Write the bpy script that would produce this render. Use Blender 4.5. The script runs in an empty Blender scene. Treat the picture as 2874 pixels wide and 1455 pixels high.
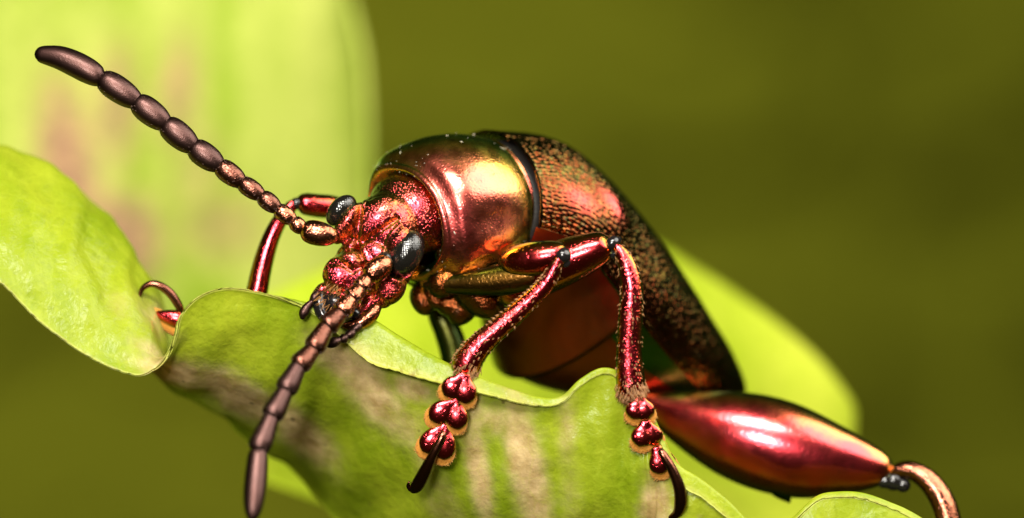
import bpy, math, random
import numpy as np
from mathutils import Vector
random.seed(7); rng = np.random.default_rng(7)
sc = bpy.context.scene
R = math.radians

# ------------------------------------------------------------------ camera
MM = 0.001            # everything below is laid out in millimetres, at true size
PXMM = 72.0           # photograph pixels per millimetre in the plane of focus
DIST = 160.0          # lens to plane of focus, mm
W, H = 2874.0, 1455.0
cam_d = bpy.data.cameras.new("camera"); cam = bpy.data.objects.new("camera", cam_d)
sc.collection.objects.link(cam); sc.camera = cam
cam.location = (0, -DIST * MM, 0); cam.rotation_euler = (R(90), 0, 0)
cam_d.sensor_width = 36.0; cam_d.lens = DIST * 36.0 / (W / PXMM)
cam_d.clip_start = 0.005; cam_d.clip_end = 5.0
cam_d.dof.use_dof = True; cam_d.dof.focus_distance = (DIST + 0.7) * MM; cam_d.dof.aperture_fstop = 19.0
# ------------------------------------------------------------------ world and lamps
world = bpy.data.worlds.new("World"); sc.world = world; world.use_nodes = True
bg = world.node_tree.nodes["Background"]; bg.inputs[0].default_value = (0.80, 0.78, 0.08, 1); bg.inputs[1].default_value = 0.025

def area(name, loc, target, sx, sy, power, col):
    l = bpy.data.lights.new(name, 'AREA'); l.shape = 'ELLIPSE'; l.size = sx * MM; l.size_y = sy * MM
    l.energy = power; l.color = col
    o = bpy.data.objects.new(name, l); sc.collection.objects.link(o)
    o.location = Vector(loc) * MM
    o.rotation_euler = (Vector(target) - Vector(loc)).to_track_quat('-Z', 'Y').to_euler()
    return o
area("flash_diffuser_main", (84, -32, 76), (0, 5, 0), 150, 115, 0.27, (1.0, 0.95, 0.86))
area("flash_diffuser_front", (-18, -112, 96), (-5, 10, -2), 80, 45, 0.33, (1.0, 0.95, 0.86))
area("added_fill_low", (-30, -150, 26), (0, 10, -4), 34, 28, 0.19, (1.0, 0.95, 0.86))  # added fill lamp to brighten the hanging face of the leaf
area("added_fill_background", (-72, 190, 90), (-52, 400, -5), 70, 70, 0.30, (1.0, 0.96, 0.75))  # added lamp out of view, turned away to light only the far foliage

sc.render.engine = 'CYCLES'
sc.cycles.use_denoising = True
sc.cycles.max_bounces = 8
sc.view_settings.view_transform = 'Standard'; sc.view_settings.look = 'None'
sc.view_settings.exposure = 0.0; sc.view_settings.gamma = 1.0

# ------------------------------------------------------------------ helpers: positions
def P(px, py, d=0.0):
    """photo pixel + distance behind the plane of focus (in px units, 72 = 1 mm) -> mm"""
    dm = d / PXMM; f = (DIST + dm) / DIST
    return np.array([(px - W / 2) / PXMM * f, dm, (H / 2 - py) / PXMM * f])
def V(x, y, z): return np.array([x, z, -y]) / PXMM       # image-space vector (right, down, away) in px -> mm
def unit(v): return v / (np.linalg.norm(v) + 1e-12)

def catmull(A, m):
    """A: (n,k) control rows -> smooth rows, m per span"""
    A = np.asarray(A, float); n = len(A)
    if n == 2:
        t = np.linspace(0, 1, m + 1)[:, None]; return A[0] * (1 - t) + A[1] * t
    E = np.vstack([2 * A[0] - A[1], A, 2 * A[-1] - A[-2]]); out = []
    for i in range(n - 1):
        p0, p1, p2, p3 = E[i], E[i + 1], E[i + 2], E[i + 3]
        for t in np.arange(m) / m:
            out.append(0.5 * ((2 * p1) + (p2 - p0) * t + (2 * p0 - 5 * p1 + 4 * p2 - p3) * t * t + (3 * p1 - p0 - 3 * p2 + p3) * t ** 3))
    out.append(A[-1]); return np.array(out)

def grid_faces(nr, nc, wrap=True, flip=False):
    F = []
    for i in range(nr - 1):
        for j in range(nc if wrap else nc - 1):
            a, b = i * nc + j, i * nc + (j + 1) % nc
            q = (a, b, b + nc, a + nc); F.append(q[::-1] if flip else q)
    return F

def tube_geo(ctrl, m=6, na=20, ratio=1.0, cap=True):
    """ctrl rows: px,py,d,r[,r_depth] in px -> verts (mm), faces; also centre rows for scattering"""
    C = [list(c) + ([c[3] * ratio] if len(c) == 4 else []) for c in ctrl]
    C = catmull(C, m); C[:, 3:] = np.maximum(C[:, 3:], 0.5)
    pts = np.array([P(*c[:3]) for c in C]); rad = C[:, 3] / PXMM; rad2 = C[:, 4] / PXMM
    T = np.gradient(pts, axis=0); T = np.array([unit(t) for t in T])
    view = np.array([0, 1.0, 0]); verts = []; frames = []
    for p, t, r, r2 in zip(pts, T, rad, rad2):
        N = unit(np.cross(t, view)); B = unit(np.cross(t, N)); frames.append((p, t, N, B, r, r2))
        for k in range(na):
            a = 2 * math.pi * k / na
            verts.append(p + N * math.cos(a) * r + B * math.sin(a) * r2)
    F = grid_faces(len(pts), na)
    if cap:
        verts.append(pts[0] - T[0] * rad[0] * 0.35); verts.append(pts[-1] + T[-1] * rad[-1] * 0.35)
        s, e = len(verts) - 2, len(verts) - 1; base = (len(pts) - 1) * na
        for k in range(na):
            F.append((s, (k + 1) % na, k)); F.append((e, base + k, base + (k + 1) % na))
    return np.array(verts), F, frames

def ellip_geo(c, ax, ay, az, n=18):
    """ellipsoid with centre c (mm) and three half-axis vectors (mm)"""
    V_, F = [], []
    for i in range(1, n):
        th = math.pi * i / n
        for j in range(2 * n):
            ph = math.pi * j / n
            V_.append(c + ax * math.sin(th) * math.cos(ph) + ay * math.sin(th) * math.sin(ph) + az * math.cos(th))
    nc = 2 * n; F = grid_faces(n - 1, nc)
    V_.append(c + az); V_.append(c - az); t, b = len(V_) - 2, len(V_) - 1
    for j in range(nc):
        F.append((t, (j + 1) % nc, j)); F.append((b, (n - 2) * nc + j, (n - 2) * nc + (j + 1) % nc))
    return np.array(V_), F

def join(geos):
    Vs, Fs, o = [], [], 0
    for g in geos:
        Vs.append(g[0]); Fs += [tuple(i + o for i in f) for f in g[1]]; o += len(g[0])
    return np.vstack(Vs), Fs

def remesh(geos, voxel, smooth=4):
    """fuse overlapping closed shapes into one continuous skin"""
    v, f = join(geos)
    me = bpy.data.meshes.new("tmp"); me.from_pydata(v.tolist(), [], f); me.update()
    o = bpy.data.objects.new("tmp", me); sc.collection.objects.link(o)
    mo = o.modifiers.new("r", 'REMESH'); mo.mode = 'VOXEL'; mo.voxel_size = voxel
    ms = o.modifiers.new("s", 'SMOOTH'); ms.factor = 0.5; ms.iterations = smooth
    dg = bpy.context.evaluated_depsgraph_get(); ev = o.evaluated_get(dg).to_mesh()
    v2 = np.empty(len(ev.vertices) * 3); ev.vertices.foreach_get("co", v2)
    f2 = [tuple(p.vertices) for p in ev.polygons]
    o.evaluated_get(dg).to_mesh_clear(); bpy.data.objects.remove(o); bpy.data.meshes.remove(me)
    return v2.reshape(-1, 3), f2

WLOC = {}
def empty(name, loc):
    o = bpy.data.objects.new(name, None); sc.collection.objects.link(o); o.empty_display_size = 0.002
    o.location = Vector(loc * MM); WLOC[o] = np.array(loc, float); return o
def mesh(name, geo, mat, parent=None, attrs=None, smooth=True, origin=None, kind=None):
    v = np.asarray(geo[0]); c = (v.min(0) + v.max(0)) / 2 if origin is None else origin
    me = bpy.data.meshes.new(name); me.from_pydata(((v - c) * MM).tolist(), [], geo[1]); me.update()
    if smooth: me.polygons.foreach_set("use_smooth", [True] * len(me.polygons))
    for k, a in (attrs or {}).items():
        at = me.attributes.new(k, 'FLOAT', 'POINT'); at.data.foreach_set("value", np.asarray(a, float))
    me.materials.append(mat)
    o = bpy.data.objects.new(name, me); sc.collection.objects.link(o)
    WLOC[o] = c
    if parent is not None:
        o.parent = parent; o.location = Vector((c - WLOC[parent]) * MM)
    else: o.location = Vector(c * MM)
    if kind: o["kind"] = kind
    return o
def tag(o, label, cat, group=None):
    o["label"] = label; o["category"] = cat
    if group: o["group"] = group

# ------------------------------------------------------------------ materials
class NT:
    def __init__(s, name):
        s.m = bpy.data.materials.new(name); s.m.use_nodes = True; s.t = s.m.node_tree
        s.b = s.t.nodes["Principled BSDF"]; s.out = s.t.nodes["Material Output"]
    def n(s, typ, **kw):
        nd = s.t.nodes.new(typ)
        for k, v in kw.items(): setattr(nd, k, v)
        return nd
    def l(s, a, b): s.t.links.new(a, b)
    def coord(s):
        if not hasattr(s, "_c"): s._c = s.n("ShaderNodeTexCoord").outputs["Object"]
        return s._c
    def noise(s, mm, detail=3, rough=.5, stretch=None):
        nd = s.n("ShaderNodeTexNoise"); nd.inputs["Scale"].default_value = 1 / (mm * MM)
        nd.inputs["Detail"].default_value = detail; nd.inputs["Roughness"].default_value = rough
        if stretch:
            mp = s.n("ShaderNodeMapping"); mp.inputs["Scale"].default_value = stretch
            if len(stretch) and hasattr(s, "rot"): mp.inputs["Rotation"].default_value = s.rot
            s.l(s.coord(), mp.inputs[0]); s.l(mp.outputs[0], nd.inputs["Vector"])
        else: s.l(s.coord(), nd.inputs["Vector"])
        return nd.outputs["Fac"]
    def voro(s, mm, feature='F1', rnd=1.0, stretch=None):
        nd = s.n("ShaderNodeTexVoronoi", feature=feature); nd.inputs["Scale"].default_value = 1 / (mm * MM)
        nd.inputs["Randomness"].default_value = rnd; s.l(s.coord(), nd.inputs["Vector"]); return nd.outputs["Distance"]
    def ramp(s, fac, stops, interp='LINEAR'):
        r = s.n("ShaderNodeValToRGB"); cr = r.color_ramp; cr.interpolation = interp
        while len(cr.elements) < len(stops): cr.elements.new(0.5)
        for e, (p, c) in zip(cr.elements, stops):
            e.position = p; e.color = (*c, 1) if len(c) == 3 else c
        s.l(fac, r.inputs[0]); return r.outputs[0]
    def mix(s, f, a, b, blend='MIX'):
        nd = s.n("ShaderNodeMix", data_type='RGBA', blend_type=blend)
        for sock, v in ((nd.inputs[0], f), (nd.inputs[6], a), (nd.inputs[7], b)):
            if hasattr(v, "is_output"): s.l(v, sock)
            elif isinstance(v, (int, float)): sock.default_value = v
            else: sock.default_value = (*v, 1)
        return nd.outputs[2]
    def math(s, op, a, b=0.0, clamp=False):
        nd = s.n("ShaderNodeMath", operation=op, use_clamp=clamp)
        for sock, v in zip(nd.inputs, (a, b)):
            if hasattr(v, "is_output"): s.l(v, sock)
            else: sock.default_value = v
        return nd.outputs[0]
    def bump(s, h, dist_mm, strength=1.0, prev=None):
        nd = s.n("ShaderNodeBump"); nd.inputs["Distance"].default_value = dist_mm * MM; nd.inputs["Strength"].default_value = strength
        s.l(h, nd.inputs["Height"])
        if prev is not None: s.l(prev, nd.inputs["Normal"])
        return nd.outputs[0]
    def attr(s, name): return s.n("ShaderNodeAttribute", attribute_name=name).outputs["Fac"]

# colour of the interference layer from square-on (0) to grazing (1)
IRID = [(0.0, (.74, .045, .065)), (.14, (.74, .06, .055)), (.28, (.70, .17, .045)), (.42, (.58, .28, .04)), (.55, (.26, .30, .04)), (.72, (.05, .19, .04)), (1, (.03, .09, .04))]
PRONO = [(0.0, (.78, .12, .11)), (.18, (.82, .19, .12)), (.32, (.80, .33, .10)), (.44, (.70, .44, .07)), (.56, (.32, .40, .05)), (.72, (.07, .22, .04)), (1, (.05, .12, .06))]
HEAD = [(0.0, (.72, .06, .095)), (.10, (.60, .08, .07)), (.26, (.46, .15, .05)), (.45, (.36, .22, .045)), (.72, (.22, .32, .05)), (.88, (.05, .18, .05)), (1, (.04, .10, .05))]
ELYT = [(0.0, (.21, .045, .022)), (.18, (.15, .05, .017)), (.36, (.11, .065, .016)), (.55, (.075, .085, .02)), (.85, (.05, .10, .05)), (1, (.05, .08, .07))]
COPPER = [(0.0, (.40, .12, .07)), (.35, (.38, .14, .06)), (.6, (.34, .18, .05)), (.8, (.14, .13, .04)), (1, (.08, .08, .04))]
BELLY = [(0.0, (.32, .055, .018)), (.35, (.30, .075, .018)), (.6, (.20, .11, .016)), (.75, (.07, .16, .03)), (1, (.03, .14, .05))]
GREENGOLD = [(0.0, (.15, .06, .010)), (.2, (.12, .075, .010)), (.42, (.07, .09, .010)), (.7, (.03, .10, .015)), (1, (.04, .14, .05))]

def metal(name, irid, rough=.28, bumps=(), coat=.25, grime=.25, rvar=.09, wob=.10, cells=None):
    s = NT(name); nrm = None
    for typ, size, dep, st in bumps:
        if typ == 'pit':                # small round punctures
            h = s.ramp(s.voro(size), [(0, (0, 0, 0)), (.28, (0, 0, 0)), (.45, (1, 1, 1)), (1, (1, 1, 1))], 'EASE')
        elif typ == 'grain':            # raised granules
            h = s.ramp(s.voro(size), [(0, (1, 1, 1)), (.55, (0, 0, 0)), (1, (0, 0, 0))], 'EASE')
        elif typ == 'rug':              # wrinkled
            h = s.noise(size, 4, .6)
        nrm = s.bump(h, dep, st, nrm)
    lw = s.n("ShaderNodeLayerWeight"); lw.inputs[0].default_value = .5
    if nrm is not None: s.l(nrm, lw.inputs["Normal"])
    w = s.math('MULTIPLY_ADD', s.noise(1.1, 2), wob * 2); s.t.nodes[-1].inputs[2].default_value = -wob
    fac = s.math('ADD', lw.outputs["Facing"], w, True)
    col = s.ramp(fac, irid)
    gr = s.ramp(s.noise(.35, 5, .65), [(0, (0, 0, 0)), (.56, (0, 0, 0)), (.72, (1, 1, 1)), (1, (1, 1, 1))])
    g2 = s.math('MULTIPLY', gr, grime)
    col = s.mix(g2, col, (.10, .07, .05))
    if cells:                           # granules that differ in colour one from the next
        vc = s.n("ShaderNodeTexVoronoi"); vc.inputs["Scale"].default_value = 1 / (cells * MM); s.l(s.coord(), vc.inputs["Vector"])
        sep = s.n("ShaderNodeSeparateColor"); s.l(vc.outputs["Color"], sep.inputs[0])
        tint = s.ramp(sep.outputs[0], [(0, (.55, .55, .5)), (.5, (.8, .8, .75)), (.85, (1.15, 1.1, 1.0)), (1, (1.5, 1.4, 1.2))])
        hue = s.ramp(sep.outputs[1], [(0, (1.1, .8, .8)), (.4, (1, 1, 1)), (.75, (.95, 1.25, 1.1)), (1, (.65, 1.4, 1.3))])
        col = s.mix(1.0, s.mix(1.0, col, tint, 'MULTIPLY'), hue, 'MULTIPLY')
        col = s.mix(s.math("MULTIPLY", s.attr("callus_glint"), .65), col, (.80, .09, .10))  # pink highlight of the shoulder callus painted into the base colour
    s.l(col, s.b.inputs["Base Color"]); s.b.inputs["Metallic"].default_value = 1.0
    s.l(s.math('MULTIPLY_ADD', s.noise(.6, 4), rvar * 2), s.b.inputs["Roughness"]); s.t.nodes[-1].inputs[2].default_value = rough - rvar
    s.b.inputs["Coat Weight"].default_value = coat; s.b.inputs["Coat Roughness"].default_value = .18
    if nrm is not None:
        s.l(nrm, s.b.inputs["Normal"]); s.l(nrm, s.b.inputs["Coat Normal"])
    return s.m

def plain(name, col, rough=.3, metallic=0.0, bumps=(), col2=None, size=.5, sheen=0, spec=.5, trans=0):
    s = NT(name); nrm = None
    c = s.mix(s.noise(size, 4), col, col2 if col2 else tuple(x * .7 for x in col))
    s.l(c, s.b.inputs["Base Color"]); s.b.inputs["Roughness"].default_value = rough; s.b.inputs["Metallic"].default_value = metallic
    s.b.inputs["Specular IOR Level"].default_value = spec
    if sheen: s.b.inputs["Sheen Weight"].default_value = sheen
    for typ, sz, dep, st in bumps:
        h = s.noise(sz, 4) if typ == 'rug' else s.voro(sz, rnd=.15 if typ == 'facet' else 1)
        nrm = s.bump(h, dep, st, nrm)
    if nrm is not None: s.l(nrm, s.b.inputs["Normal"])
    if trans:
        tr = s.n("ShaderNodeBsdfTranslucent"); s.l(c, tr.inputs[0])
        mx = s.n("ShaderNodeMixShader"); mx.inputs[0].default_value = trans
        s.l(s.b.outputs[0], mx.inputs[1]); s.l(tr.outputs[0], mx.inputs[2]); s.l(mx.outputs[0], s.out.inputs[0])
    return s.m

M_head = metal("head_cuticle", HEAD, .25, [('grain', .085, .028, .7), ('rug', .6, .03, .25)], .05, .7, wob=.2)
M_pron = metal("pronotum_cuticle", PRONO, .26, [('pit', .13, .006, .35), ('rug', .22, .012, .4), ('rug', .9, .05, .25)], 0, .8, .13, wob=.17)
M_elyt = metal("elytron_cuticle", ELYT, .20, [('rug', .3, .02, .4)], .0, .5, .05, cells=.17)
M_leg = metal("leg_cuticle", IRID, .18, [('pit', .13, .008, .5), ('rug', .3, .02, .4)], .08, .45, wob=.16)
M_tibia = metal("tibia_cuticle", IRID, .20, [('grain', .11, .016, .6), ('rug', .3, .03, .5)], .08, .6, wob=.16)
M_femur = metal("hind_femur_cuticle", IRID, .22, [('pit', .22, .005, .3), ('rug', .5, .012, .2), ('rug', 1.2, .04, .25)], .8, .4, wob=.18)
M_coxa = metal("coxa_cuticle", GREENGOLD, .32, [('rug', .4, .04, .5), ('pit', .15, .008, .4)], .2, .25)
M_belly = metal("belly_cuticle", BELLY, .34, [('rug', .5, .02, .3), ('pit', .2, .004, .3)], .15, .3)
M_copper = metal("antenna_base_cuticle", COPPER, .21, [('grain', .09, .016, .6)], .3, .15)
M_copper2 = metal("antenna_middle_cuticle", [(0, (.17, .06, .04)), (.4, (.12, .05, .03)), (1, (.04, .03, .02))], .30, [('grain', .09, .012, .6)], .15, .3)
M_dark = metal("antenna_dark_cuticle", [(0, (.092, .046, .040)), (.5, (.06, .032, .028)), (1, (.03, .018, .016))], .40, [('rug', .08, .010, .6), ('grain', .06, .006, .5)], .10, .3, wob=.1)
M_black = plain("joint_black", (.012, .010, .010), .18, 0, [('rug', .2, .02, .5)], spec=.7)
M_waist = plain("waist_dark", (.010, .008, .007), .5, 0, [('rug', .2, .03, .6)], spec=.25)
M_eye = plain("eye_facets", (.008, .007, .006), .13, 0, [('facet', .068, .026, .45)], (.008, .007, .006), spec=.9)
CLAW = [(0, (.22, .07, .04)), (.4, (.16, .06, .03)), (.7, (.07, .04, .02)), (1, (.03, .02, .015))]
M_claw = metal("claw_cuticle", CLAW, .22, [('rug', .2, .02, .4)], .3, .3)
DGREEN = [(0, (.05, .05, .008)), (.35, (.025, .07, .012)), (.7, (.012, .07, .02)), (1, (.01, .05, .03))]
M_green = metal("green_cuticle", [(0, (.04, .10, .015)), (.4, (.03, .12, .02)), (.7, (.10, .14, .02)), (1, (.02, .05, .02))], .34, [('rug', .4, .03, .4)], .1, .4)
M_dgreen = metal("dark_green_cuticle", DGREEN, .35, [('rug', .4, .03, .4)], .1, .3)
M_pad = plain("pad_fuzz", (.80, .36, .04), .8, 0, [('rug', .05, .03, 1.0)], (.62, .22, .02), .12, sheen=.25, trans=.25)
BREAST = [(0, (.26, .06, .015)), (.25, (.20, .09, .013)), (.5, (.07, .13, .02)), (1, (.02, .08, .03))]
M_breast = metal("breast_cuticle", BREAST, .24, [('rug', .35, .10, 1.0), ('rug', .12, .02, .6)], .1, .8)
M_membrane = plain("membrane_pale", (.42, .36, .28), .5, trans=.2)
M_dust = plain("dust_pale", (.50, .45, .36), .8)
M_seta = plain("seta_brown", (.50, .24, .09), .4)
M_antseta = plain("antenna_seta", (.16, .08, .06), .5)
M_padhair = plain("pad_hair", (.80, .42, .08), .6, trans=.3)
M_bristle = plain("bristle_orange", (.45, .20, .05), .4)

def leaf_mat(name, green, pale, brown, trans=.4, vein=(1, 1, .25), vscale=2.2, rough=.33, bumpd=.15, spec=.4):
    s = NT(name)
    n1 = s.noise(vscale, 4, .55, vein); n2 = s.noise(.35, 5, .7)
    f = s.ramp(n1, [(.34, (0, 0, 0)), (.64, (1, 1, 1))])
    n3 = s.ramp(s.noise(1.3, 5, .7), [(.50, (0, 0, 0)), (.70, (1, 1, 1))])
    c = s.mix(f, green, pale); c = s.mix(s.math('MULTIPLY', n3, .3), c, tuple(min(1, x * 1.25 + a_) for x, a_ in zip(pale, (.07, .06, .02))))
    c = s.mix(s.math('MULTIPLY', s.ramp(n2, [(.52, (0, 0, 0)), (.72, (1, 1, 1))]), .35), c, tuple(x * .6 for x in green))
    pa = s.math('ADD', s.attr("patch"), s.math('MULTIPLY_ADD', s.noise(.7, 5, .7), .9), False); s.t.nodes[-2].inputs[2].default_value = -.45
    pf = s.ramp(pa, [(.08, (0, 0, 0)), (.90, (1, 1, 1))])
    pc = s.mix(s.ramp(s.noise(.8, 4, .6), [(.35, (0, 0, 0)), (.7, (1, 1, 1))]), brown[0], brown[1])
    c = s.mix(s.math('MULTIPLY', pf, s.math('MULTIPLY', s.attr("patch"), 1.6, True), True), c, pc)
    c = s.mix(s.attr("rim"), c, s.mix(s.ramp(s.noise(.5, 4, .7), [(.50, (0, 0, 0)), (.66, (1, 1, 1))]), (.66, .68, .13), (.42, .33, .09)))
    vn = s.ramp(s.voro(1.0, 'DISTANCE_TO_EDGE'), [(0, (1, 1, 1)), (.015, (1, 1, 1)), (.05, (0, 0, 0)), (1, (0, 0, 0))])
    c = s.mix(s.math('MULTIPLY', vn, s.math('MULTIPLY', s.noise(2.5, 2), .22)), c, tuple(min(1, x * 1.3 + a_) for x, a_ in zip(pale, (.05, .05, .015))))
    sp = s.ramp(s.voro(1.6), [(0, (1, 1, 1)), (.05, (1, 1, 1)), (.08, (0, 0, 0)), (1, (0, 0, 0))])
    c = s.mix(s.math('MULTIPLY', sp, .7), c, (.10, .06, .02))
    s.l(c, s.b.inputs["Base Color"]); s.b.inputs["Roughness"].default_value = rough; s.b.inputs["Specular IOR Level"].default_value = spec
    nb = s.bump(s.noise(.9, 4, .55), bumpd, .8); nb = s.bump(s.voro(.10, 'DISTANCE_TO_EDGE'), .006, .4, nb)
    s.l(nb, s.b.inputs["Normal"])
    tr = s.n("ShaderNodeBsdfTranslucent"); s.l(c, tr.inputs[0]); s.l(nb, tr.inputs["Normal"])
    mx = s.n("ShaderNodeMixShader"); mx.inputs[0].default_value = trans
    s.l(s.b.outputs[0], mx.inputs[1]); s.l(tr.outputs[0], mx.inputs[2]); s.l(mx.outputs[0], s.out.inputs[0])
    return s.m
M_leaf = leaf_mat("perch_leaf_skin", (.29, .40, .010), (.43, .51, .024), ((.54, .38, .15), (.90, .70, .36)), .4)
M_leafA = leaf_mat("far_leaf_skin", (.29, .46, .012), (.72, .74, .19), ((.30, .15, .12), (.70, .44, .22)), .35, (1, 1, .12), 5.0, spec=0)
M_leafB = leaf_mat("lower_leaf_skin", (.39, .55, .012), (.60, .66, .06), ((.4, .3, .1), (.5, .4, .2)), .35, (1, 1, .5), 7.0, spec=0)
M_bgleaf = plain("background_leaf_skin", (.19, .205, .014), .6, 0, (), (.178, .19, .012), 30, spec=0)

# ------------------------------------------------------------------ background foliage (far out of focus)
def leaf_shape(c, ax, wid, nrm_, bend, nu=9, nv=7):
    """one pointed leaf blade, folded and bent: c base, ax long axis vector, wid half-width"""
    L_ = np.linalg.norm(ax); a = ax / L_; n_ = unit(nrm_ - a * np.dot(nrm_, a)); w_ = np.cross(n_, a); Vs = []
    for i in range(nu):
        u = i / (nu - 1)
        for j in range(nv):
            q = 2 * j / (nv - 1) - 1; hw = wid * (math.sin(math.pi * (u ** .8)) ** .8 if 0 < u < 1 else .02)
            Vs.append(c + a * L_ * u + w_ * q * hw + n_ * (abs(q) * hw * .25 - bend * L_ * u * u))
    return np.array(Vs), grid_faces(nu, nv, False)
geos = []
for gx in range(-30, 31):
    for gz in range(-14, 15):
        c = np.array([gx * 11 + rng.uniform(-4, 4), 400 + rng.uniform(-10, 22), gz * 11 + rng.uniform(-4, 4)])
        an = rng.uniform(0, 2 * math.pi); ax = np.array([math.cos(an), rng.uniform(-.3, .1), math.sin(an)]) * rng.uniform(30, 42)
        geos.append(leaf_shape(c, ax, rng.uniform(9, 13), np.array([rng.uniform(-.3, .3), -1, rng.uniform(0, .5)]), rng.uniform(.05, .2)))
bgf = mesh("background_foliage", join(geos), M_bgleaf, kind="stuff"); tag(bgf, "olive green foliage far out of focus behind the beetle", "foliage")

# ------------------------------------------------------------------ leaves
def blob(px, py, blobs):
    val = np.zeros(len(px))
    for bx, by, rx, ry, ang, st in blobs:
        c, s_ = math.cos(R(ang)), math.sin(R(ang)); dx, dy = px - bx, py - by
        u = (dx * c + dy * s_) / rx; v = (-dx * s_ + dy * c) / ry
        val = np.maximum(val, st * np.exp(-(u * u + v * v) ** 1.1 * .75))
    return val
def sheet(cols, mu, mv, blobs, thick, rimw=None, ripple=0):
    """smooth blade through columns of (px,py,d) control points, closed into a blade with thickness"""
    A = np.array(cols, float); n, r, _ = A.shape
    B = np.stack([catmull(A[:, k, :], mu) for k in range(r)], 1)          # (N, r, 3)
    G = np.stack([catmull(B[i], mv) for i in range(len(B))], 0)           # (N, Mr, 3)
    N, Mr, _ = G.shape; flat = G.reshape(-1, 3)
    X = np.array([P(*g) for g in flat]).reshape(N, Mr, 3)
    du = np.gradient(X, axis=0); dv = np.gradient(X, axis=1); nm = np.cross(du, dv)
    nm /= np.linalg.norm(nm, axis=2, keepdims=True) + 1e-9
    if ripple:                                                             # shallow ridges that run in from the margin, and a nicked rim
        uu = np.cumsum(np.linalg.norm(du, axis=2), axis=0)[:, Mr // 3][:, None]; v_ = (np.arange(Mr) / mv)[None, :]
        rp = .6 * np.sin(uu * 4.6 + v_ * .8) + .3 * np.sin(uu * 7.7 - v_ * 1.1 + 1.) + 1.2 * np.sin(uu * 2.3 + v_ * 2.0 + 2.) + .8 * np.sin(uu * 1.5 + v_ * 5.)
        X = X + nm * (ripple * rp * np.clip((v_ - .9) * .6, .05, 1))[:, :, None]
        nick = .016 * np.clip(np.sin(uu * 9.7) + np.sin(uu * 15.1 + 2) + np.sin(uu * 4.3 + 1) - .3, 0, 2)
        X[:, 0] += (X[:, 2] - X[:, 0]) / (np.linalg.norm(X[:, 2] - X[:, 0], axis=1, keepdims=True) + 1e-9) * nick
    T = thick * np.ones((N, Mr, 1)); T[:, 0] *= .55
    a = (X + nm * T / 2).reshape(-1, 3); b = (X - nm * T / 2).reshape(-1, 3)
    F = grid_faces(N, Mr, False) + [tuple(i + N * Mr for i in f) for f in grid_faces(N, Mr, False, True)]
    o = N * Mr
    for i in range(N - 1):
        for j in (0, Mr - 1):
            p, q = i * Mr + j, (i + 1) * Mr + j; F.append((p, p + o, q + o, q) if j == 0 else (p, q, q + o, p + o))
    for j in range(Mr - 1):
        for i in (0, N - 1):
            p, q = i * Mr + j, i * Mr + j + 1; F.append((p, q, q + o, p + o) if i == 0 else (p, p + o, q + o, q))
    patch = blob(flat[:, 0], flat[:, 1], blobs)
    vv = np.tile(np.arange(Mr) / mv, (N, 1)); rim = np.zeros((N, Mr))
    if rimw: rim = np.clip(1 - vv / rimw, 0, 1) ** .8 * .8
    rim = rim.reshape(-1)
    return (np.vstack([a, b]), F), {"patch": np.tile(patch, 2), "rim": np.tile(rim, 2)}

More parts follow.
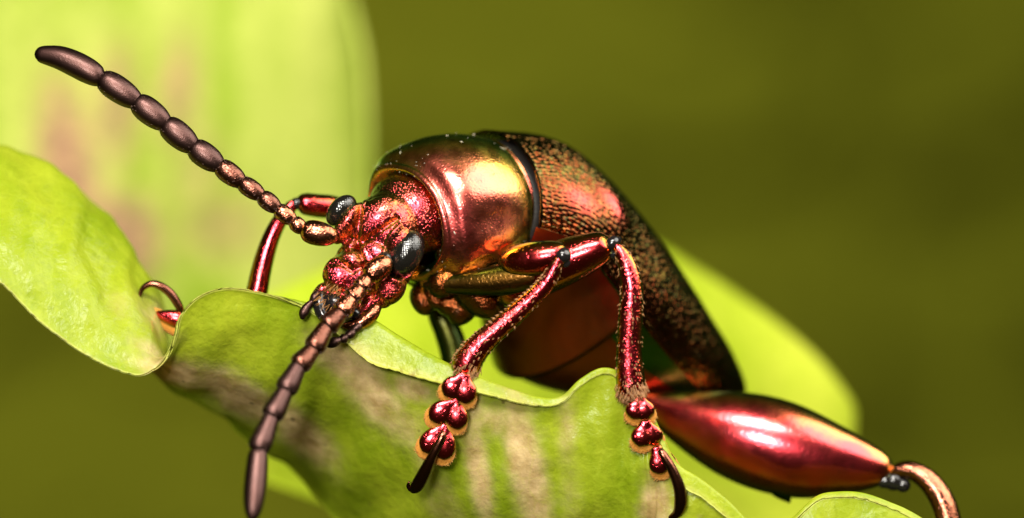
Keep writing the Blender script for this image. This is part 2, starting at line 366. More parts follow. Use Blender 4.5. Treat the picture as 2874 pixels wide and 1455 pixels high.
cols = [
 [(-150,705,-10),(-150,680,10),(-150,600,60),(-150,500,180),(-150,405,380),(-140,430,520)],
 [(0,795,0),(4,770,12),(12,680,60),(25,550,170),(40,428,350),(60,445,480)],
 [(110,903,0),(118,880,12),(150,770,60),(180,640,170),(205,528,340),(230,545,470)],
 [(250,1003,0),(258,980,12),(290,880,60),(315,770,170),(335,668,320),(360,690,440)],
 [(370,1053,0),(376,1035,12),(400,965,60),(418,890,150),(425,808,290),(445,840,400)],
 [(428,1041,8),(433,1028,20),(445,1000,70),(455,970,140),(462,945,250),(466,945,340)],
 [(468,1003,8),(466,1002,20),(462,1003,80),(455,1006,150),(448,1008,240),(440,1010,320)],
 [(492,945,0),(490,958,15),(480,995,80),(462,1022,170),(440,1030,270),(415,1022,350)],
 [(508,885,0),(511,900,10),(512,960,70),(492,1030,180),(460,1058,300),(430,1045,390)],
 [(560,832,0),(561,850,10),(560,940,60),(540,1045,190),(510,1095,320),(480,1090,430)],
 [(640,809,0),(641,828,10),(646,925,55),(635,1055,180),(605,1130,330),(585,1145,450)],
 [(760,828,0),(759,848,10),(752,950,60),(728,1095,190),(690,1185,350),(668,1205,460)],
 [(860,868,-5),(858,862,8),(844,985,65),(815,1140,200),(775,1245,360),(752,1270,470)],
 [(932,925,-14),(938,885,6),(926,975,62),(900,1110,185),(865,1270,340),(840,1340,455)],
 [(1030,1014,-26),(1032,896,8),(1032,1015,70),(1012,1150,180),(975,1330,325),(945,1450,435)],
 [(1110,1042,-26),(1122,950,8),(1122,1055,68),(1112,1200,170),(1090,1380,295),(1065,1530,400)],
 [(1190,1066,-26),(1212,1002,5),(1212,1082,58),(1210,1230,150),(1200,1400,255),(1190,1600,380)],
 [(1300,1092,-22),(1312,1050,0),(1312,1112,46),(1312,1250,125),(1312,1420,215),(1312,1600,330)],
 [(1400,1118,-20),(1412,1090,0),(1412,1145,40),(1412,1270,108),(1412,1430,188),(1412,1600,300)],
 [(1500,1140,-15),(1510,1120,0),(1508,1172,40),(1510,1290,98),(1512,1440,178),(1515,1600,280)],
 [(1572,1134,-10),(1578,1118,0),(1578,1170,38),(1582,1290,90),(1590,1440,160),(1600,1600,250)],
 [(1630,1084,-6),(1632,1071,0),(1635,1150,35),(1641,1290,84),(1650,1440,150),(1660,1600,240)],
 [(1690,1052,-2),(1692,1041,3),(1692,1130,30),(1700,1290,78),(1710,1440,140),(1720,1600,230)],
 [(1745,1072,2),(1750,1060,8),(1748,1145,30),(1752,1290,70),(1760,1440,130),(1770,1600,220)],
 [(1805,1152,5),(1812,1135,15),(1805,1225,40),(1812,1325,68),(1820,1450,118),(1825,1600,200)],
 [(1905,1350,5),(1888,1292,20),(1872,1362,50),(1870,1430,70),(1870,1510,100),(1870,1600,180)],
 [(1968,1398,5),(1962,1347,20),(1948,1422,50),(1940,1475,70),(1940,1535,100),(1940,1620,180)],
 [(2032,1450,8),(2040,1408,20),(2030,1485,50),(2030,1530,70),(2030,1580,100),(2030,1660,180)],
 [(2125,1535,12),(2135,1495,28),(2125,1560,60),(2120,1600,80),(2120,1640,110),(2120,1700,180)],
 [(2215,1478,30),(2218,1468,40),(2220,1540,70),(2225,1590,90),(2230,1640,120),(2235,1720,190)],
 [(2290,1412,40),(2292,1404,50),(2300,1490,75),(2305,1560,95),(2310,1630,130),(2315,1720,200)],
 [(2350,1398,45),(2352,1390,55),(2360,1480,80),(2365,1560,100),(2370,1640,140),(2375,1720,210)],
 [(2420,1402,50),(2422,1394,60),(2430,1490,85),(2435,1570,105),(2440,1650,150),(2445,1720,220)],
 [(2490,1426,55),(2493,1417,65),(2500,1510,90),(2505,1590,110),(2510,1660,155),(2515,1740,230)],
 [(2570,1464,60),(2573,1454,70),(2580,1540,95),(2585,1610,115),(2590,1680,160),(2595,1760,240)],
 [(2700,1556,70),(2703,1546,80),(2710,1620,100),(2715,1690,120),(2720,1750,165),(2725,1810,250)],
]
blobs = [(440,900,90,45,50,.55),(330,860,60,35,50,.4),(420,985,70,26,25,.6),
 (500,1045,120,40,14,.95),(680,1110,160,50,28,1.),(850,1215,130,50,45,.95),(960,1010,110,50,38,.95),(1040,1090,160,60,52,.95),(1130,1180,120,50,58,.6),
 (1160,1090,70,34,20,.85),(1320,1160,60,90,-10,.75),(1345,1330,36,190,-10,.85),(1480,1320,52,230,-12,1.),(1400,1180,130,50,20,.65),
 (1590,1200,35,120,0,.55),(1840,1420,45,90,0,.95),(1200,1300,40,160,-25,.5),(1250,1420,50,120,-25,.5),(1600,1400,40,120,-5,.4),(1965,1450,12,10,0,.4)]
cols = [[(x, y, d * ((1, 1, .5, .45, .6, .9)[k] if i_ >= 16 else (1, 1, .6, .6, .8, 1)[k] if i_ >= 13 else (1, 1, .7, .7, .9, 1)[k] if i_ >= 7 else 1)) for k, (x, y, d) in enumerate(c_)] for i_, c_ in enumerate(cols)]
back = {10: 15, 11: 36, 12: 55, 13: 62, 14: 60, 15: 40, 16: 15}
cols = [[(x, y, d + back.get(i_, 0)) for x, y, d in c_] for i_, c_ in enumerate(cols)]
geo, at = sheet(cols, 14, 10, blobs, .16, .32, .05)
pl = mesh("leaf", geo, M_leaf, attrs=at); tag(pl, "wavy green leaf with browned patches that the beetle clings to", "leaf")

D2 = 2350.
colsA = [[(-260,-260,D2-350),(-260,150,D2-300),(-260,500,D2-250),(-200,760,D2-250)],
 [(100,-280,D2-150),(110,200,D2-120),(120,520,D2-120),(120,780,D2-120)],
 [(450,-280,D2),(460,200,D2),(470,600,D2),(480,960,D2)],
 [(720,-260,D2+60),(740,200,D2+40),(750,600,D2+40),(750,1000,D2)],
 [(905,-150,D2+60),(940,200,D2+20),(950,600,D2),(930,1010,D2)],
 [(965,-60,D2-10),(1005,200,D2-60),(1015,600,D2-60),(1000,1000,D2-60)],
 [(990,20,D2-120),(1025,210,D2-180),(1035,600,D2-180),(1020,960,D2-180)]]
blobsA = [(190,480,90,280,-8,1.0),(320,680,140,150,0,1.0),(500,260,70,190,5,.7),(620,640,150,130,0,.6),(330,300,80,220,0,.7),(130,330,60,170,0,.6),(560,480,100,180,0,.5)]
geo, at = sheet(colsA, 8, 12, blobsA, .3)
la = mesh("leaf", geo, M_leafA, attrs=at); tag(la, "upright pale lime leaf with pinkish brown blotches, blurred behind the long upper antenna", "leaf")
D3 = 1500.
colsB = [[(700,860,D3-100),(700,1000,D3-200),(720,1200,D3-300),(740,1350,D3-300)],
 [(1000,720,D3),(1000,950,D3-100),(1010,1250,D3-200),(1020,1450,D3-300)],
 [(1400,640,D3+100),(1400,950,D3),(1400,1300,D3-100),(1400,1550,D3-200)],
 [(1750,650,D3+150),(1760,950,D3+50),(1760,1300,D3),(1760,1600,D3-100)],
 [(1960,755,D3+150),(1990,1000,D3+80),(1990,1350,D3),(1980,1620,D3-100)],
 [(2160,890,D3+120),(2180,1080,D3+60),(2170,1360,D3),(2150,1620,D3-100)],
 [(2300,1010,D3+60),(2310,1130,D3+20),(2290,1370,D3),(2260,1620,D3-100)],
 [(2385,1120,D3-20),(2395,1180,D3-40),(2375,1370,D3-50),(2330,1600,D3-100)]]
geo, at = sheet(colsB, 8, 12, [], .3)
lb = mesh("leaf", geo, M_leafB, attrs=at); tag(lb, "bright lime leaf without blotches, blurred behind the beetle's hind end", "leaf")

# ------------------------------------------------------------------ the beetle
beetle = empty("beetle", P(1450, 1120, 60)); tag(beetle, "metallic red and green frog-legged beetle standing on a wavy leaf edge", "beetle")

def shell(rings, angs, m=6, disp=None, scale=1.0):
    """rings rows: c(3) U(3) L(3) ru rl rv -> surface over given angles (deg from dorsal, + towards the beetle's left)"""
    Rg = []
    for c, U, L, ru, rl, rv in rings: Rg.append(list(c) + list(U) + list(L) + [ru, rl, rv])
    G = catmull(Rg, m); Vs = []; n = len(G)
    for i, g in enumerate(G):
        s_ = i / m
        for a in angs:
            ar = R(a); ca, sa = math.cos(ar), math.sin(ar)
            k = scale * (disp(s_, a) if disp else 1.0)
            r = g[9] if ca >= 0 else g[11]
            x = g[0:3] + (g[3:6] * ca * r + g[6:9] * sa * g[10]) * k
            Vs.append(P(*x))
    return np.array(Vs), n, len(angs)

U0, L0 = np.array([.16, -.86, -.42]), np.array([.645, .44, -.60])
U0 /= np.linalg.norm(U0); L0 /= np.linalg.norm(L0)
c0 = np.array([1138., 630, 150]); bdir = np.array([.745, -.17, .5]) * 345
full = np.linspace(-180, 180, 145)[:-1]
pr = [(.10, 124, 1.0), (.03, 142, 1.0), (0., 153, 1.0), (.02, 163, 1.), (.05, 166, 1.), (.085, 177, 1.), (.14, 198, 1.), (.25, 215, .97), (.42, 224, .92), (.58, 222, .9), (.72, 214, .9), (.83, 203, .9), (.90, 193, .9), (.925, 194, .9), (.945, 190, .9), (.94, 175, .9), (.90, 150, .9)]
rings = [(c0 + bdir * t, U0, L0, r, r, r * v) for t, r, v in pr]
def pdisp(s_, a):
    t = s_ / (len(pr) - 1)
    k = 1 + .16 * math.exp(-((a + 62) / 24) ** 2 - ((s_ - 4.0) / 2.6) ** 2)      # right front angle sticks out
    k += .07 * math.exp(-((a - 92) / 22) ** 2 - ((s_ - 4.5) / 2.2) ** 2)          # left front angle
    k -= .06 * math.exp(-((a - 66) / 14) ** 2 - ((s_ - 8.0) / 2.0) ** 2)          # dimple on the side
    w = max(0, min(1, (a - 78) / 25)) * max(0, min(1, (165 - a) / 20)) * max(0, min(1, (t - .3) * 5))
    k += w * .014 * (math.sin(a * .55 + t * 31) + math.sin(a * .31 - t * 57 + 1.3) + math.sin(a * .9 + t * 83 + .4))
    return k
v, nr, nc = shell(rings, full, 5, pdisp)
pron = mesh("pronotum", (v, grid_faces(nr, nc)), M_pron, beetle)

st = [((1360,576,300),(.22,-.95,-.2),165,(.6,.35,-.72),180,170),
 ((1374,568,304),(.27,-.94,-.2),190,(.6,.35,-.72),218,190),
 ((1500,590,370),(.42,-.88,-.18),197,(.52,.42,-.74),235,265),
 ((1585,660,420),(.6,-.78,-.15),195,(.45,.5,-.74),240,345),
 ((1680,760,470),(.72,-.68,-.12),185,(.38,.53,-.76),240,385),
 ((1775,870,520),(.78,-.62,-.1),170,(.35,.53,-.77),225,330),
 ((1860,965,560),(.82,-.55,-.1),150,(.34,.52,-.78),195,235),
 ((1940,1050,600),(.86,-.5,-.1),125,(.34,.52,-.78),150,140),
 ((2010,1120,635),(.88,-.45,-.1),85,(.34,.52,-.78),90,80),
 ((2050,1160,655),(.88,-.45,-.1),12,(.34,.52,-.78),12,12)]
brings = [(np.array(c, float), np.array(U), np.array(L), ru, rl, rv) for c, U, ru, L, rl, rv in st]
v, nr, nc = shell([(c, U, L, ru * .93, rl * .93, rv) for c, U, L, ru, rl, rv in brings[2:]], full, 6)
f = grid_faces(nr, nc) + [tuple(range(nc))[::-1]]
abd = mesh("abdomen", (v, f), M_belly, beetle)
# breast plate over the front of the belly
ms = [(c, U, L, ru * .9, rl * (.985 + .02 * i), rv * (1.015 + .01 * i)) for i, (c, U, L, ru, rl, rv) in enumerate(brings[1:5])]
angm = np.linspace(88, 200, 40)
v, nr, nc = shell(ms, angm, 8)
G = v.reshape(nr, nc, 3); inner = G[-1] + (np.array([P(*brings[4][0])]) - G[-1]) * .06
v = np.vstack([v, inner]); f = grid_faces(nr + 1, nc, False)
mesh("breast_plate", (v, f), M_belly, beetle)

def edisp(s_, a):
    a = abs(a)
    k = 1.05 + .085 * math.exp(-((a - 38) / 17) ** 2 - ((s_ - 1.75) / .42) ** 2) - .05 * math.exp(-((a - 40) / 18) ** 2 - ((s_ - .95) / .3) ** 2)
    k += .018 * math.exp(-((a - 84) / 4) ** 2)
    k -= .03 * math.exp(-(a / 3.0) ** 2)
    return k
def pits(a, b, seed):
    """sunken punctures on a jittered lattice; a, b in pit spacings -> depth 0..1"""
    ia, ib = np.floor(a).astype(int), np.floor(b).astype(int); d = np.full(a.shape, 9.0); hgt = np.zeros(a.shape)
    for di in (-1, 0, 1):
        for dj in (-1, 0, 1):
            ci, cj = ia + di, ib + dj
            h1 = np.modf(np.abs(np.sin(ci * 127.1 + cj * 311.7 + seed) * 43758.5))[0]; h2 = np.modf(np.abs(np.sin(ci * 269.5 + cj * 183.3 + seed) * 24634.6))[0]
            r2 = (a - ci - .15 - .7 * h1) ** 2 + (b - cj - .15 - .7 * h2) ** 2
            nearer = r2 < d; hgt = np.where(nearer, h1 * .8 + h2 * .4, hgt); d = np.minimum(d, r2)
    return np.exp(-d / .05), hgt
for sgn in (1, -1):
    angs = np.linspace(0.6, 87, 190) * sgn
    v, nr, nc = shell(brings[1:], angs, 34, edisp)
    G = v.reshape(nr, nc, 3); cc = np.array([P(*c) for c in catmull([r[0] for r in brings[1:]], 34)])[:, None, :]
    inn = cc + (G - cc) * .955
    du = np.linalg.norm(np.diff(G, axis=0, prepend=G[:1]), axis=2).mean(1).cumsum()[:, None]        # mm along the wing case
    dv = np.linalg.norm(np.diff(G, axis=1, prepend=G[:, :1]), axis=2).cumsum(1)                      # mm round it
    dep, hg = pits(du / .24 + 0 * dv, dv / .19 + .25 * np.sin(du * 1.3), 3.0)
    dep2, hg2 = pits(du / .55 + 0 * dv, dv / .42, 11.0)
    nrm = unit(np.array([0, 0, 1.0])) * 0 + (G - cc) / (np.linalg.norm(G - cc, axis=2, keepdims=True) + 1e-9)
    ss = (np.arange(nr) / 34)[:, None]; aa = np.abs(angs)[None, :]
    call_glint = np.exp(-((aa - 40) / 8) ** 2 - ((ss - 1.62) / .26) ** 2) + .75 * np.exp(-((aa - 54) / 9) ** 2 - ((ss - .85) / .35) ** 2)  # smoother shoulder callus, also the mask for its painted pink highlight
    G = G + nrm * ((-.055 * dep + .016 * (hg2 - .6)) * (1 - .55 * call_glint) * np.clip(1.2 - .2 * du / 4, .5, 1))[:, :, None]
    Vs = np.vstack([G.reshape(-1, 3), inn.reshape(-1, 3)]); o = nr * nc; cm = np.concatenate([call_glint.reshape(-1), np.zeros(o)])
    f = grid_faces(nr, nc, False, sgn < 0) + [tuple(i + o for i in q) for q in grid_faces(nr, nc, False, sgn > 0)]
    for j in range(nc - 1): f.append((j, j + 1, j + 1 + o, j + o))
    for i in range(nr - 1):
        for j in (0, nc - 1):
            p, q = i * nc + j, (i + 1) * nc + j; f.append((p, q, q + o, p + o))
    mesh("elytron", (Vs, f), M_elyt, beetle, attrs={"callus_glint": cm})
# turned-under green edge of the near wing case
v, nr, nc = shell(brings[2:-1], np.linspace(84, 103, 10), 8, lambda s_, a: 1.035 - .004 * (a - 84))
mesh("wing_case_edge", (v, grid_faces(nr, nc, False)), M_green, beetle)
# neck ring between pronotum and wing cases, and the small triangular scutellum
cR = c0 + bdir * .93
neck = [(cR - bdir * .1, U0, L0, 150, 150, 140), (cR + np.array([14, 0, 10.]), U0, L0, 168, 182, 150), (brings[1][0], brings[1][1], brings[1][2], 172, 200, 170), (brings[2][0], brings[2][1], brings[2][2], 184, 215, 200)]
v, nr, nc = shell(neck, full, 6); mesh("waist", (v, grid_faces(nr, nc)), M_waist, beetle)

# ---------------- head
hr, hm = np.array([.76, .53, -.38]), np.array([-.6, .8, 0.0]); hr /= np.linalg.norm(hr)
hn = np.cross(hr, hm); hn = hn / np.linalg.norm(hn)
if hn[2] > 0: hn = -hn
def EL(px, py, d, r, m_, n_, rot=0, n=14):
    c, s_ = math.cos(R(rot)), math.sin(R(rot)); a = hr * c + hm * s_; b = -hr * s_ + hm * c
    return ellip_geo(P(px, py, d), V(*(a * r)), V(*(b * m_)), V(*(hn * n_)), n)
parts = [EL(1158,600,180,136,116,118), EL(1085,640,118,104,112,90), EL(1012,755,92,88,108,74), EL(965,838,92,62,62,54),
 EL(1052,615,76,56,86,44,18), EL(984,624,82,28,78,44,2), EL(1108,664,70,66,50,48,10), EL(1052,708,56,54,36,34),
 EL(984,727,46,40,30,28), EL(950,768,58,46,56,34,-20), EL(1096,805,80,44,56,42,-15), EL(1078,842,82,24,26,24),
 EL(1040,850,84,34,72,38,-8), EL(1010,895,84,26,44,30,-14), EL(915,815,92,24,64,40,8), EL(1120,760,100,46,50,40)]
hv, hf = remesh(parts, .032, 10)
fz = (DIST + hv[:, 1]) / DIST; hx = hv[:, 0] / fz * PXMM + W / 2; hy = H / 2 - hv[:, 2] / fz * PXMM
def seg_dist(x, y, pl):
    d = np.full(len(x), 1e9)
    for (ax, ay), (bx, by) in zip(pl[:-1], pl[1:]):
        t = np.clip(((x - ax) * (bx - ax) + (y - ay) * (by - ay)) / ((bx - ax) ** 2 + (by - ay) ** 2), 0, 1)
        d = np.minimum(d, np.hypot(x - ax - t * (bx - ax), y - ay - t * (by - ay)))
    return d
front = hv[:, 1] * PXMM < 120; push = np.zeros(len(hv))
for pl_, dep_, wid_ in (([(1012,545),(1005,600),(1002,650),(997,692)], 15, 8), ([(1112,612),(1078,636),(1042,662),(997,692)], 14, 8), ([(997,692),(1012,722),(1024,745)], 12, 8),
        ([(997,692),(965,702),(935,715)], 12, 8), ([(1018,742),(990,762),(962,742),(930,738)], 8, 8), ([(1020,745),(1035,790),(1050,830)], 14, 9), ([(905,790),(940,815),(985,835),(1020,842)], 12, 9), ([(1075,775),(1110,770),(1135,790)], 10, 9)):
    push += dep_ * np.exp(-(seg_dist(hx, hy, pl_) / wid_) ** 2)
ea = np.radians(-14 + 35); ex = ((hx - 1142) * math.cos(ea) + (hy - 708) * math.sin(ea)) / 52; ey = (-(hx - 1142) * math.sin(ea) + (hy - 708) * math.cos(ea)) / 76
push -= 11 * np.exp(-((np.hypot(ex, ey) - 1.12) / .14) ** 2) * (hx - .55 * (hy - 700) < 1165)
hv[front] += (-V(*hn) * PXMM)[None, :] * (push[front] / PXMM)[:, None]
head = mesh("head", (hv, hf), M_head, beetle)
def eye(px, py, d, r, m_, n_, rot):
    return mesh("eye", EL(px, py, d, r, m_, n_, rot, 24), M_eye, head)
eye(1142, 710, 52, 46, 68, 46, -14)
eye(958, 592, 92, 34, 52, 44, 4)
# jaws and upper lip
mesh("upper_lip", remesh([EL(935,850,48,34,26,18,-5), EL(975,872,44,40,22,18,-12)], .03, 3), M_black, head)
mesh("mandible", tube_geo([(905,818,70,14),(897,850,58,20),(908,885,48,19),(938,906,42,12),(956,910,42,4)], 5, 16)[:2], M_black, head)
mesh("mandible", tube_geo([(1058,858,60,16),(1038,888,50,22),(1008,908,44,20),(975,914,42,12),(955,912,42,4)], 5, 16)[:2], M_copper, head)
def setae(frames, n, lo, hi, ln, rad, name, mat, parent, ang=(0, 360), lean=1.2):
    Vs, F = [], []
    for _ in range(n):
        t = rng.uniform(lo, hi) * (len(frames) - 1); p, T, N, B, r, r2 = frames[int(t)]
        a = R(rng.uniform(*ang)); q = p + N * math.cos(a) * r * .97 + B * math.sin(a) * r2 * .97
        nn = unit(N * math.cos(a) + B * math.sin(a)); d_ = unit(T * lean + nn * rng.uniform(.4, .9) + rng.normal(0, .12, 3))
        l_ = ln * rng.uniform(.6, 1.25) / PXMM; s1 = unit(np.cross(d_, nn)); s2 = np.cross(d_, s1); o = len(Vs); w = rad / PXMM
        for k in range(3): Vs.append(q + (s1 * math.cos(2.094 * k) + s2 * math.sin(2.094 * k)) * w)
        mid = q + d_ * l_ * .6
        for k in range(3): Vs.append(mid + (s1 * math.cos(2.094 * k) + s2 * math.sin(2.094 * k)) * w * .7)
        Vs.append(q + d_ * l_ - nn * l_ * .1)
        for k in range(3):
            k2 = (k + 1) % 3; F += [(o + k, o + k2, o + 3 + k2, o + 3 + k), (o + 3 + k, o + 3 + k2, o + 6)]
    return mesh(name, (np.array(Vs), F), mat, parent, kind="stuff")
_, _, fr = tube_geo([(900,815,40,12),(935,845,28,22),(985,868,26,14)], 8, 12)
setae(fr, 150, 0, 1, 30, 1.3, "mouth_bristles", M_bristle, head, (0, 360), .0)
for chain in ([(893,818,50,7),(884,834,44,13),(877,846,40,8)], [(878,845,40,7),(862,862,36,12),(852,880,32,14),(848,896,30,6)],
              [(1012,905,40,9),(1004,918,32,14),(990,928,28,10)], [(993,925,28,9),(985,937,22,15),(972,943,18,10)], [(975,942,18,8),(966,950,14,14),(954,954,12,9)], [(958,953,12,8),(940,960,8,15),(924,966,4,12),(912,966,2,4)]):
    mesh("palp_segment", tube_geo(chain, 5, 14)[:2], M_dark, head)

# ---------------- antennae
BFR = []
PROF = {'egg': [(-.12, .46), (-.04, .64), (.06, .79), (.22, .94), (.42, 1.02), (.65, 1.03), (.84, .94), (.96, .78), (1.05, .5), (1.09, .2)],
 'cone': [(-.12, .60), (-.02, .72), (.15, .80), (.4, .90), (.65, 1.0), (.8, 1.02), (.92, .96), (1.0, .82), (1.06, .55), (1.09, .2)]}
def bead(p, q, r, parent, name, mat, shape='egg', ratio=.85):
    p, q = np.array(p, float), np.array(q, float); dv = (q - p)
    prof = PROF[shape]
    g = tube_geo([(*(p + dv * t), r * k) for t, k in prof], 3, 22, ratio); BFR.extend(g[2][4:-4])
    return mesh(name, g[:2], mat, parent)
def zo(x, y): return (80 + .4754 * x, 100 + .4754 * y)
Jz = [(1795,1188),(1622,1150),(1560,1092),(1468,1022),(1372,945),(1255,865),(1122,766),(968,655),(806,520),(634,388),(432,252)]
rs = [34, 22, 24, 25, 26, 30, 35, 36.5, 36.5, 36.5, 37]
J = [(*zo(*p), d) for p, d in zip(Jz, np.linspace(25, 70, 11))] + [(*zo(42, 108), 95)]
def antenna(J, rs, ncop, tipprof, shape):
    root = None
    for i in range(11):
        mat = M_copper if i < ncop - 3 else M_copper2 if i < ncop else M_dark
        nm = "antenna" if i == 0 else "antenna_segment"
        if i < 10: o = bead(J[i], J[i + 1], rs[i], root or beetle, nm, mat, 'egg' if i == 0 else shape)
        else:
            p, q = np.array(J[10]), np.array(J[11]); dv = q - p
            o = mesh(nm, tube_geo([(*(p + dv * t + np.array([0, b, 0])), rs[10] * k) for t, k, b in tipprof], 4, 22, .85)[:2], mat, root)
        root = root or o
    setae(BFR, 620, .12, 1, 6, .7, 'setae', M_antseta, root); BFR.clear()
    return root
a1 = antenna(J, rs, 6, [(-.03,.45,0),(.05,.8,0),(.2,.98,-6),(.4,1.,-12),(.62,.92,-14),(.82,.76,-8),(.94,.6,-2),(1.0,.3,2)], 'egg')
Jf = [(1087,733),(1032,779),(1011,809),(986,838),(956,878),(916,918),(878,981),(837,1029),(800,1098),(761,1171),(725,1263),(708,1462)]
df = [10, -10, -22, -34, -50, -68, -95, -118, -145, -175, -210, -280]
rf = [33, 26, 28, 30, 31, 31, 31, 32, 32, 32, 31]
a2 = antenna([(x, y, d) for (x, y), d in zip(Jf, df)], rf, 7, [(-.03,.55,0),(.05,.85,0),(.2,.95,0),(.45,1.,0),(.65,.97,0),(.82,.82,0),(.94,.55,0),(1.0,.22,0)], 'cone')
mesh("antenna_socket", EL(1078,728,15,22,22,18), M_black, a2); mesh("antenna_socket", EL(930,664,40,16,22,18), M_black, a1)

# ---------------- legs
def heart(neck, lobeL, lobeR, d, parent, w=27, pad=True, dl=0, dr=0, nw=15):
    n_, a, b = np.array(neck, float), np.array(lobeL, float), np.array(lobeR, float)
    def lobe(t, dd, k, off, z, fl):
        dv = t - n_; p = lambda s_: n_ + dv * s_ + off
        ww = w * k
        return tube_geo([(*p(-.04), d + z, nw * k), (*p(.18), d + z + dd * .2, ww * .62), (*p(.45), d + z + dd * .45, ww * .95), (*p(.72), d + z + dd * .7, ww * 1.02), (*p(.92), d + z + dd, ww * .8), (*p(1.04), d + z + dd, ww * .4)], 4, 18, fl)[:2]
    mid = (a + b) / 2 - n_; off = unit(mid) * 0
    seg = mesh("tarsal_segment", remesh([lobe(a, dl, 1.06, off, 0, .46), lobe(b, dr, 1.06, off, 0, .46), lobe(n_ + mid * .72, (dl + dr) / 2, 1.0, off, 2, .44)], .022, 4), M_leg, parent)
    if pad:
        o2 = unit(mid) * 13
        pa, pb = a + unit(a - n_) * 6, b + unit(b - n_) * 6
        mesh("tarsal_pad", remesh([lobe(pa, dl, 1.2, o2, 17, .32), lobe(pb, dr, 1.2, o2, 17, .32)], .03, 3), M_pad, parent)
        for q_, dd in ((pa, dl), (pb, dr)):
            dv = q_ - n_; fr_ = tube_geo([(*(n_ + dv * t_ + o2), d + 17 + dd * t_, w * 1.2 * k_) for t_, k_ in ((.3, .8), (.6, 1.), (.9, .8), (1.05, .4))], 4, 8, .36)[2]
            setae(fr_, 120, 0, 1, 9, .8, "pad_hairs", M_padhair, parent, (0, 360), .5)
    return seg

# left fore leg
fore = mesh("fore_leg", tube_geo([(1405,752,70,14),(1425,742,62,36),(1465,733,45,48),(1510,727,30,50),(1550,718,18,44),(1580,712,10,32),(1592,710,8,14)], 6, 26)[:2], M_leg, beetle)
fore["label"] = "left fore leg, crimson, foot spread on the leaf"
g = tube_geo([(1578,722,-12,10),(1566,738,-14,18),(1530,800,-12,24),(1462,868,-10,28),(1388,932,-10,32),(1336,982,-8,38),(1308,1025,-6,42),(1302,1048,-5,30),(1301,1056,-5,12)], 7, 26, .8)
mesh("tibia", g[:2], M_tibia, fore); fr = g[2]
setae(fr, 260, .12, .95, 12, 1.1, "setae", M_seta, fore); setae(fr, 130, .72, .97, 20, 1.3, "setae", M_seta, fore, (-60, 120)); setae(fr, 160, .2, .8, 12, 1.0, "setae", M_seta, fore, (150, 215))
mesh("knee_joint", remesh([EL(1580,718,-8,24,24,24), EL(1592,738,-2,14,18,16), EL(1568,745,-10,13,13,12)], .03, 3), M_black, fore)
heart((1303,1056), (1251,1106), (1310,1128), -36, fore, 29)
heart((1282,1126), (1212,1174), (1284,1200), -22, fore, 29)
heart((1250,1196), (1190,1262), (1246,1284), -6, fore, 30)
mesh("claw", tube_geo([(1245,1212,-24,9),(1238,1232,-28,12),(1216,1275,-22,13),(1192,1325,4,18),(1172,1362,34,19),(1160,1376,50,12),(1156,1380,56,4)], 5, 18)[:2], M_claw, fore)
mesh("claw", tube_geo([(1168,1372,50,9),(1154,1374,48,8),(1146,1364,42,6),(1148,1352,34,2)], 5, 12)[:2], M_claw, fore)
mesh("coxa", tube_geo([(1190,800,130,8),(1240,800,115,22),(1330,794,92,36),(1420,786,74,44),(1490,772,62,46),(1530,755,56,34),(1550,745,50,10)], 6, 24)[:2], M_coxa, fore)

# left middle leg
midl = mesh("middle_leg", tube_geo([(1400,845,130,12),(1440,825,110,44),(1510,775,80,62),(1580,738,55,66),(1650,710,36,56),(1698,690,26,42),(1716,682,22,18)], 6, 28)[:2], M_leg, beetle)
midl["label"] = "left middle leg, crimson, shin nearly upright"
g = tube_geo([(1722,688,0,8),(1736,700,-2,16),(1760,745,-6,26),(1773,810,-8,32),(1770,890,-8,35),(1766,980,-6,36),(1768,1045,-4,40),(1772,1092,-3,40),(1777,1116,-2,26),(1778,1124,-2,10)], 7, 26, .8)
mesh("tibia", g[:2], M_tibia, midl); fr = g[2]
setae(fr, 320, .1, .95, 12, 1.1, "setae", M_seta, midl); setae(fr, 420, .74, .97, 22, 1.3, "setae", M_seta, midl, (0, 360))
mesh("knee_joint", remesh([EL(1720,684,10,20,24,22), EL(1732,676,16,12,14,14), EL(1726,712,12,14,18,14)], .03, 3), M_black, midl)
heart((1794,1118), (1777,1172), (1818,1172), -16, midl, 27)
heart((1812,1188), (1794,1248), (1842,1244), -10, midl, 28, dr=10)
heart((1842,1260), (1856,1326), (1880,1318), -2, midl, 28, dr=40)
mesh("claw", tube_geo([(1852,1262,-18,8),(1862,1278,-22,12),(1886,1318,-20,14),(1906,1368,-10,17),(1911,1412,4,19),(1900,1442,22,14),(1876,1454,34,8),(1850,1452,42,3)], 6, 18)[:2], M_claw, midl)

# left hind leg with the swollen thigh
hind = mesh("hind_leg", tube_geo([(1770,1116,430,14),(1815,1128,420,30),(1905,1168,400,76),(2035,1212,375,122),(2150,1246,355,138),(2262,1278,335,128),(2374,1300,315,94),(2462,1316,300,58),(2497,1324,296,30),(2505,1326,295,12)], 8, 40, .8)[:2], M_femur, beetle)
mesh("tooth", tube_geo([(2188,1362,330,40),(2202,1386,328,26),(2212,1404,326,10),(2216,1412,326,3)], 4, 14)[:2], M_dgreen, hind)
hind["label"] = "left hind leg with a swollen glossy red thigh"
mesh("tibia", tube_geo([(2500,1335,285,14),(2520,1322,280,22),(2556,1320,272,27),(2600,1345,262,32),(2634,1388,252,36),(2656,1440,244,38),(2668,1520,236,38),(2660,1620,232,30)], 7, 24)[:2], M_copper, hind)
mesh("knee_joint", remesh([EL(2508,1350,285,30,30,28), EL(2535,1362,280,22,22,22), EL(2482,1352,288,20,22,22)], .05, 3), M_black, hind)

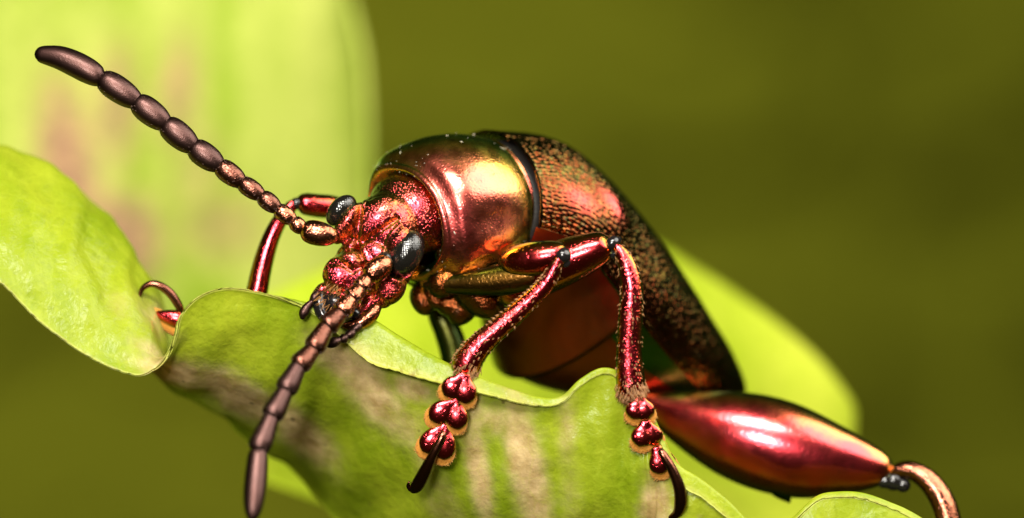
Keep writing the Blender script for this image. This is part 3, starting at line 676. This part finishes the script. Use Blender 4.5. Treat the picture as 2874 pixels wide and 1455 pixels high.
# right fore leg, behind the head
rf_ = mesh("fore_leg", tube_geo([(1010,620,290,20),(965,592,280,30),(930,582,270,34),(889,578,255,34),(850,572,245,30),(830,572,240,12)], 6, 22)[:2], M_leg, beetle)
rf_["label"] = "right fore leg, red, blurred behind the antenna"
mesh("tibia", tube_geo([(832,568,236,10),(818,580,234,18),(785,620,230,22),(760,670,228,25),(742,726,226,28),(730,775,222,30),(720,825,218,32),(700,890,214,36),(690,920,212,20)], 6, 20, .8)[:2], M_leg, rf_)
mesh("knee_joint", EL(832,572,238,18,18,18), M_black, rf_)
heart((680,915), (620,900), (630,945), 210, rf_, 26); heart((615,925), (560,905), (570,950), 205, rf_, 26)
mesh("tarsal_segment", tube_geo([(555,925,200,10),(520,905,198,24),(490,895,196,26),(455,885,196,16),(440,876,196,5)], 5, 16, .7)[:2], M_leg, rf_)
mesh("tarsal_pad", tube_geo([(560,935,206,10),(520,925,206,30),(475,905,206,28),(440,880,206,16),(422,864,206,5)], 5, 16, .5)[:2], M_pad, rf_)
mesh("claw", tube_geo([(512,884,196,9),(500,856,192,12),(480,826,188,13),(452,804,184,12),(425,797,182,10),(402,808,182,8),(393,828,182,5),(392,838,184,2)], 6, 14)[:2], M_claw, rf_)

# right middle leg, seen dark between head and near leg
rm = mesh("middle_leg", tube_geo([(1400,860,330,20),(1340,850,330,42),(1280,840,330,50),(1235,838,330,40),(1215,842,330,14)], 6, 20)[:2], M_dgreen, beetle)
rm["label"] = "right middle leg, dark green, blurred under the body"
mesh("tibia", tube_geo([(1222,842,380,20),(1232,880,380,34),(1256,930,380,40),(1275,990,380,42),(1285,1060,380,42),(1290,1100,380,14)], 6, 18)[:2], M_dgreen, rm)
# hips of the fore legs and the wrinkled breast between them
mesh("hip_plate", EL(1246,792,128,44,52,40,20), M_breast, beetle)
mesh("breast", remesh([EL(1290,735,150,70,42,60,40), EL(1350,745,170,60,60,60,60), EL(1330,815,200,110,60,70,10), EL(1420,760,180,80,60,60,40), EL(1255,725,130,40,30,40,0),
 EL(1185,842,220,50,34,40,30), EL(1220,836,205,44,30,34,10), EL(1300,868,210,40,54,40,0), EL(1260,850,215,50,40,40,0)], .06, 6), M_breast, beetle)
mesh("membrane", tube_geo([(1510,690,150,8),(1500,730,135,12),(1490,775,130,14),(1488,800,130,6)], 5, 10, .3)[:2], M_membrane, beetle)
# dust and lint on the back
pv = np.array([(np.array(v_.co) / MM) for v_ in pron.data.vertices]) + WLOC[pron]; pn = np.array([np.array(v_.normal) for v_ in pron.data.vertices])
Vs, F = [], []
cand = [i for i in range(len(pv)) if pn[i][1] < .25]
for _ in range(190):
    i = int(rng.choice(cand)); 
    if pn[i][2] < .0 and rng.random() < .3: continue
    n_ = pn[i]; p0 = pv[i] + rng.normal(0, .05, 3) * .5; t1 = unit(np.cross(n_, rng.normal(0, 1, 3))); t2 = np.cross(n_, t1)
    r_ = rng.choice([.012, .018, .03], p=[.55, .33, .12]); el = rng.choice([1, 1, 2.5, 7], p=[.4, .3, .2, .1]); w_ = r_ if el < 5 else .008; o = len(Vs)
    for k in range(5):
        a = k * 2 * math.pi / 5; Vs.append(p0 + (t1 * math.cos(a) * r_ * el + t2 * math.sin(a) * w_) * rng.uniform(.7, 1.2) + n_ * .012)
    Vs.append(p0 + n_ * (.012 + w_ * .9)); Vs.append(p0 - n_ * .03)
    for k in range(5): F += [(o + k, o + (k + 1) % 5, o + 5), (o + (k + 1) % 5, o + k, o + 6)]
mesh("dust", (np.array(Vs), F), M_dust, pron, smooth=False, kind="stuff")
